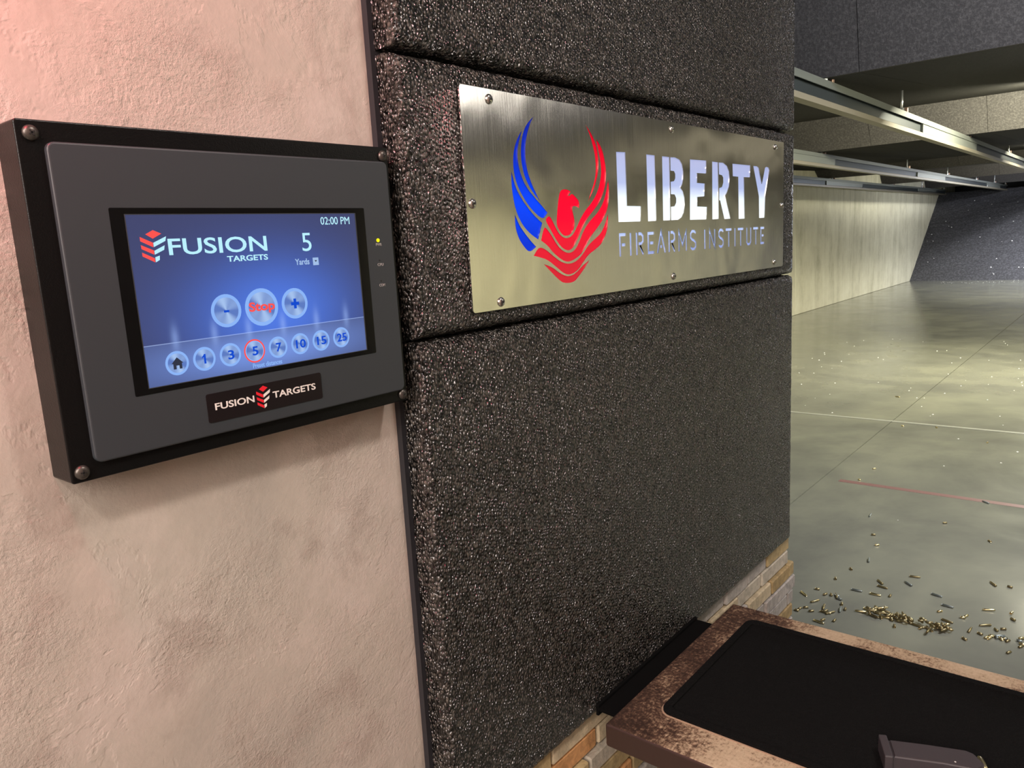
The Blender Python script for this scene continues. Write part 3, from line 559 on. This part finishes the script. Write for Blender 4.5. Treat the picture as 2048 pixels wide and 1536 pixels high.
bf = [(5.25, 2.53, 3.45), (10.15, 2.53, 2.89), (15.75, 2.53, 2.68), (20.4, 2.53, 2.77), (25.1, 2.53, 2.77)]
places = ['nearest the firing line', 'second from the firing line', 'third from the firing line', 'fourth from the firing line', 'nearest the rubber berm']
for i, (yb, zb, zt) in enumerate(bf):
    if i + 1 < len(bf): yn, zn = bf[i + 1][0] - 0.21, bf[i + 1][2]
    else: yn, zn = 28.0, 2.72
    o = root('ceiling_baffle', (0, yb, zb), 'dark sloping ceiling baffle ' + places[i], 'baffle', 'ceiling baffles')
    xs = [XL + 0.01 + (XR - XL - 0.02) * k / 12 for k in range(13)]
    for a, b in zip(xs, xs[1:]):
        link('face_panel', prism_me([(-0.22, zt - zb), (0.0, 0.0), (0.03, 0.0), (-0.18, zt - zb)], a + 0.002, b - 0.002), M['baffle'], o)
        link('underside_panel', prism_me([(0.032, 0.0), (yn - yb, zn - zb), (yn - yb, zn - zb + 0.03), (0.032, 0.03)], a + 0.002, b - 0.002), M['baffle_under'] if i in (0, 1, 4) else (M['baffle'] if i == 2 else M['lit_under']), o)

# rubber berm and the debris on it
def berm_me():
    rs = np.random.RandomState(4); nx, ny = 90, 40
    xs = np.linspace(XL + 0.001, XR - 0.001, nx); t = np.linspace(0, 1, ny); Xg, T = np.meshgrid(xs, t, indexing='ij')
    Yg = 23.6 + 3.45 * T; Zg = 0.0 + 2.44 * T; n = rs.randn(nx, ny); n = (n + np.roll(n, 1, 0) + np.roll(n, 1, 1)) / 3
    Zg = Zg + n * 0.012; Zg[:, 0] = -0.01
    co = np.stack([Xg, Yg, Zg], -1).reshape(-1, 3); idx = np.arange(nx * ny).reshape(nx, ny)
    f = np.stack([idx[:-1, :-1], idx[1:, :-1], idx[1:, 1:], idx[:-1, 1:]], -1).reshape(-1, 4)
    me = bpy.data.meshes.new('berm'); me.from_pydata(co.tolist(), [], f.tolist()); return me
tag(link('rubber_berm', berm_me(), M['berm']), 'dark sloping rubber granule berm at the far end of the range', 'bullet trap', kind='thing')
def scatter(name, pts, s0, s1, m, label, cat, flat=1.0):
    V, F = [], []
    for x, y, z in pts:
        s = random.uniform(s0, s1); b = len(V); a = random.uniform(0, PI)
        for dx, dy, dz in ((1, 0, 0), (-0.5, 0.8, 0), (-0.5, -0.8, 0), (0, 0, flat)):
            V.append((x + s * (dx * math.cos(a) - dy * math.sin(a)), y + s * (dx * math.sin(a) + dy * math.cos(a)), z + s * dz))
        F += [(b, b + 1, b + 3), (b + 1, b + 2, b + 3), (b + 2, b, b + 3)]
    me = bpy.data.meshes.new(name); me.from_pydata(V, [], F); return tag(link(name, me, m), label, cat, kind='stuff')
pts = []
for _ in range(70):
    t = random.random() ** 1.1 * 0.9; pts.append((random.uniform(XL + 0.1, 2.0), 23.6 + 3.45 * t, 2.44 * t + 0.045))
scatter('berm_debris', pts, 0.010, 0.026, M['chip'], 'pale scraps of target and casing strewn over the dark berm', 'debris')
pts = [(random.uniform(-4.2, 1.0), random.uniform(22.5, 23.4), 0.001) for _ in range(120)] + [(random.uniform(-3.2, 0.5), random.uniform(6.8, 12), 0.001) for _ in range(90)] + [(random.uniform(-1.4, 0.3), random.uniform(3.7, 6.6), 0.001) for _ in range(14)]
scatter('floor_debris', pts, 0.005, 0.011, M['chip'], 'tiny pale crumbs scattered across the glossy range floor', 'debris', 0.5)

# target carrier rails hung under the baffles
def rail(x, yend, label, hang):
    zb, zt = EYE + 0.755, EYE + 0.915
    r = root('target_rail', (x, 1.9, zb), label, 'rail', 'overhead target rails'); L = yend - 1.9; H = zt - zb
    link('channel_web', prism_me([(-0.004, 0.03), (0.004, 0.03), (0.004, H - 0.03), (-0.004, H - 0.03)], 0, L, 'Y'), M['railin'], r)
    link('top_flange', prism_me([(-0.030, H - 0.045), (-0.030, H), (0.034, H), (0.034, H - 0.045), (0.028, H - 0.045), (0.028, H - 0.006), (-0.024, H - 0.006), (-0.024, H - 0.045)], 0, L, 'Y'), M['gal'], r)
    link('bottom_lip', prism_me([(-0.034, 0.0), (0.034, 0.0), (0.034, 0.035), (0.026, 0.040), (0.026, 0.008), (-0.026, 0.008), (-0.026, 0.040), (-0.034, 0.035)], 0, L, 'Y'), M['raillip'], r)
    for a, b in ((6.1, 8.9), (13.6, 16.0), (21.2, 23.4)):
        if b < L: box('reflection_strip', (0.005, a, 0.034), (0.024, b, H - 0.02), M['gal2'], r, 0.001, 1)  # paler strips stand in for reflections along the rail web
    for y in hang:
        # the roof baffle above each hanger sets how long its rod is
        k = max([j for j, q in enumerate(bf) if q[0] <= y] or [0]); nxt = bf[k + 1] if k + 1 < len(bf) else (28.0, 2.53, 2.72)
        if y < bf[0][0]: top_z = 3.69
        else: top_z = bf[k][1] + (nxt[2] - bf[k][1]) * (y - bf[k][0]) / (nxt[0] - 0.21 - bf[k][0])
        Lr = max(top_z - zt + 0.003, 0.02)
        link('hanger_rod', lathe_me([(0.0001, -0.01), (0.009, -0.01), (0.009, Lr), (0.0001, Lr)], 8), M['rod'], r, (0, y - 1.9, H))
        link('hanger_nut', lathe_me([(0.0001, 0), (0.022, 0), (0.020, 0.03), (0.0001, 0.03)], 6, 'Z', False), M['rod'], r, (0, y - 1.9, H))
        box('clamp', (-0.022, y - 1.9 + 0.10, H), (0.022, y - 1.9 + 0.14, H + 0.045), M['copper'], r, 0.004, 1)
rail(-1.68, 26.3, 'galvanised overhead target rail nearest the rubber panels', (5.3, 7.3, 10.3, 13.6, 17.3, 21.0, 24.6))
rail(-3.29, 26.6, 'galvanised overhead target rail running between the other two', (10.3, 14.8, 18.2, 21.6, 24.4, 26.4))
rail(-4.86, 26.7, 'galvanised overhead target rail along the tan concrete wall', (15.9, 20.5, 23.6, 26.5))

# ------------------------------------------------------------------ spent casings
RIF = lathe_me([(0.0001, 0), (0.0048, 0), (0.0048, 0.0013), (0.0040, 0.0016), (0.0040, 0.0028), (0.0048, 0.0034), (0.0046, 0.036), (0.0033, 0.040), (0.0032, 0.0447), (0.0025, 0.0447), (0.0025, 0.038), (0.0001, 0.036)], 12)
PIS = lathe_me([(0.0001, 0), (0.0050, 0), (0.0050, 0.0013), (0.0043, 0.0016), (0.0043, 0.0026), (0.0050, 0.0033), (0.0049, 0.0192), (0.0043, 0.0192), (0.0043, 0.006), (0.0001, 0.005)], 12)
meshes = {}
for k, base in (('r', RIF), ('p', PIS)):
    for mk in ('brass', 'dbrass', 'grey_case'):
        me = base.copy(); me.materials.clear(); me.materials.append(M[mk]); meshes[k, mk] = me
def casing(x, y, kind, mk, label, group, ang=None, z=None, tilt=0.0):
    o = bpy.data.objects.new('rifle_casing' if kind == 'r' else 'pistol_casing', meshes[kind, mk]); C.objects.link(o)
    a = random.uniform(0, 2 * PI) if ang is None else ang
    o.rotation_euler = (0, PI / 2 + tilt, a); o.location = (x, y, (0.0052 if z is None else z))
    if group: label = {'brass': 'bright brass ', 'dbrass': 'tarnished ', 'grey_case': 'dull grey '}[mk] + ('rifle ' if kind == 'r' else 'short pistol ') + label
    tag(o, label, 'casing', group)
def cl(px, label, group):
    for x, y, t in px:
        if t == 3: casing(x, y, 'r', 'brass', label, group, random.uniform(-0.3, 0.3))
        else: casing(x, y, random.choice('prp'), ('dbrass', 'dbrass' if random.random() < .5 else 'grey_case', 'brass')[t], label, group)
casing(-0.842, 3.392, 'r', 'brass', 'bright brass rifle casing lying alone just beyond the long drift', None, 0.02)
casing(-0.826, 3.236, 'r', 'brass', 'bright brass rifle casing at the left end of the long drift', None, -0.2)
casing(-0.919, 3.39, 'r', 'grey_case', 'dull grey rifle casing lying left of the bright lone one', None, 0.05)
casing(-0.765, 3.403, 'p', 'dbrass', 'dull casing pointing downrange right of the bright lone rifle casing', None, PI / 2)
casing(-0.570, 3.440, 'r', 'grey_case', 'greenish grey rifle casing lying right of the drift and farther off', None, -0.1)
casing(-0.489, 3.361, 'p', 'brass', 'short gold casing between the long drift and the right cluster', None, 0.15)
cl([(-1.094, 3.25, 2), (-1.053, 3.313, 0), (-0.995, 3.29, 0), (-0.972, 3.281, 1), (-0.960, 3.295, 1), (-0.945, 3.27, 0), (-0.925, 3.265, 1), (-0.915, 3.235, 1), (-1.025, 3.174, 0), (-0.970, 3.18, 1), (-0.907, 3.19, 1), (-0.885, 3.177, 0), (-1.042, 3.10, 0), (-1.02, 3.12, 1), (-0.99, 3.10, 0), (-0.964, 3.021, 2), (-0.93, 3.052, 0), (-0.895, 3.054, 0), (-0.968, 3.113, 0), (-0.94, 3.103, 1), (-0.955, 3.12, 0), (-1.06, 3.07, 0)], 'casing in the loose left cluster beside the brick corner', 'casings beside the brick corner')
drift = []
for _ in range(78):
    t = random.random(); drift.append((-0.805 + t * 0.29 + random.gauss(0, 0.006), 3.215 + random.gauss(0, 0.016) - 0.010 * t, random.choice((0, 0, 1, 1, 2))))
for i, (x, y, t) in enumerate(drift):
    casing(x, y, random.choice('rpp'), ('dbrass', 'dbrass', 'brass')[t], 'casing heaped in the long drift on the range floor', 'casings in the long drift', random.uniform(0, 2 * PI), 0.0052 + 0.0095 * (i % 3), random.uniform(-0.1, 0.1) if i % 3 else 0)
cl([(-0.383, 3.229, 2), (-0.359, 3.258, 2), (-0.374, 3.262, 1), (-0.366, 3.245, 2), (-0.345, 3.25, 1), (-0.332, 3.271, 1), (-0.324, 3.286, 1), (-0.315, 3.242, 0), (-0.340, 3.262, 2), (-0.328, 3.255, 0), (-0.279, 3.293, 2), (-0.266, 3.274, 1), (-0.271, 3.22, 0), (-0.255, 3.25, 2), (-0.24, 3.235, 1), (-0.328, 3.348, 0), (-0.352, 3.314, 0)], 'casing in the small right cluster near the bench', 'casings in the right cluster')
cl([(-0.558, 3.379, 2), (-0.474, 3.376, 2), (-0.528, 3.266, 2), (-0.546, 3.304, 0), (-0.441, 3.246, 0), (-0.412, 3.26, 0), (-0.452, 3.187, 0), (-0.38, 3.353, 1), (-0.426, 3.48, 2), (-0.327, 3.518, 2), (-0.309, 3.444, 0), (-0.687, 3.152, 0), (-0.301, 3.151, 1)], 'casing lying stray between the drift and the right cluster', 'stray casings right of the drift')
cl([(-0.835, 3.488, 0), (-0.821, 3.515, 0), (-0.713, 3.565, 1), (-0.626, 3.527, 1), (-0.415, 3.75, 0), (-0.356, 3.77, 0), (-0.743, 3.664, 0), (-1.013, 3.474, 0), (-0.966, 3.958, 2), (-0.946, 3.772, 1), (-0.987, 3.615, 0), (-1.319, 4.992, 2), (-1.302, 5.288, 2), (-1.432, 6.562, 2), (-1.197, 6.622, 2), (-0.801, 6.309, 1), (-1.70, 7.68, 2), (-0.60, 4.9, 1), (-0.52, 4.3, 1), (-0.75, 4.45, 0), (-1.1, 4.4, 1), (-1.0, 4.1, 0)], 'casing scattered on the floor beyond the drift', 'casings scattered farther downrange')
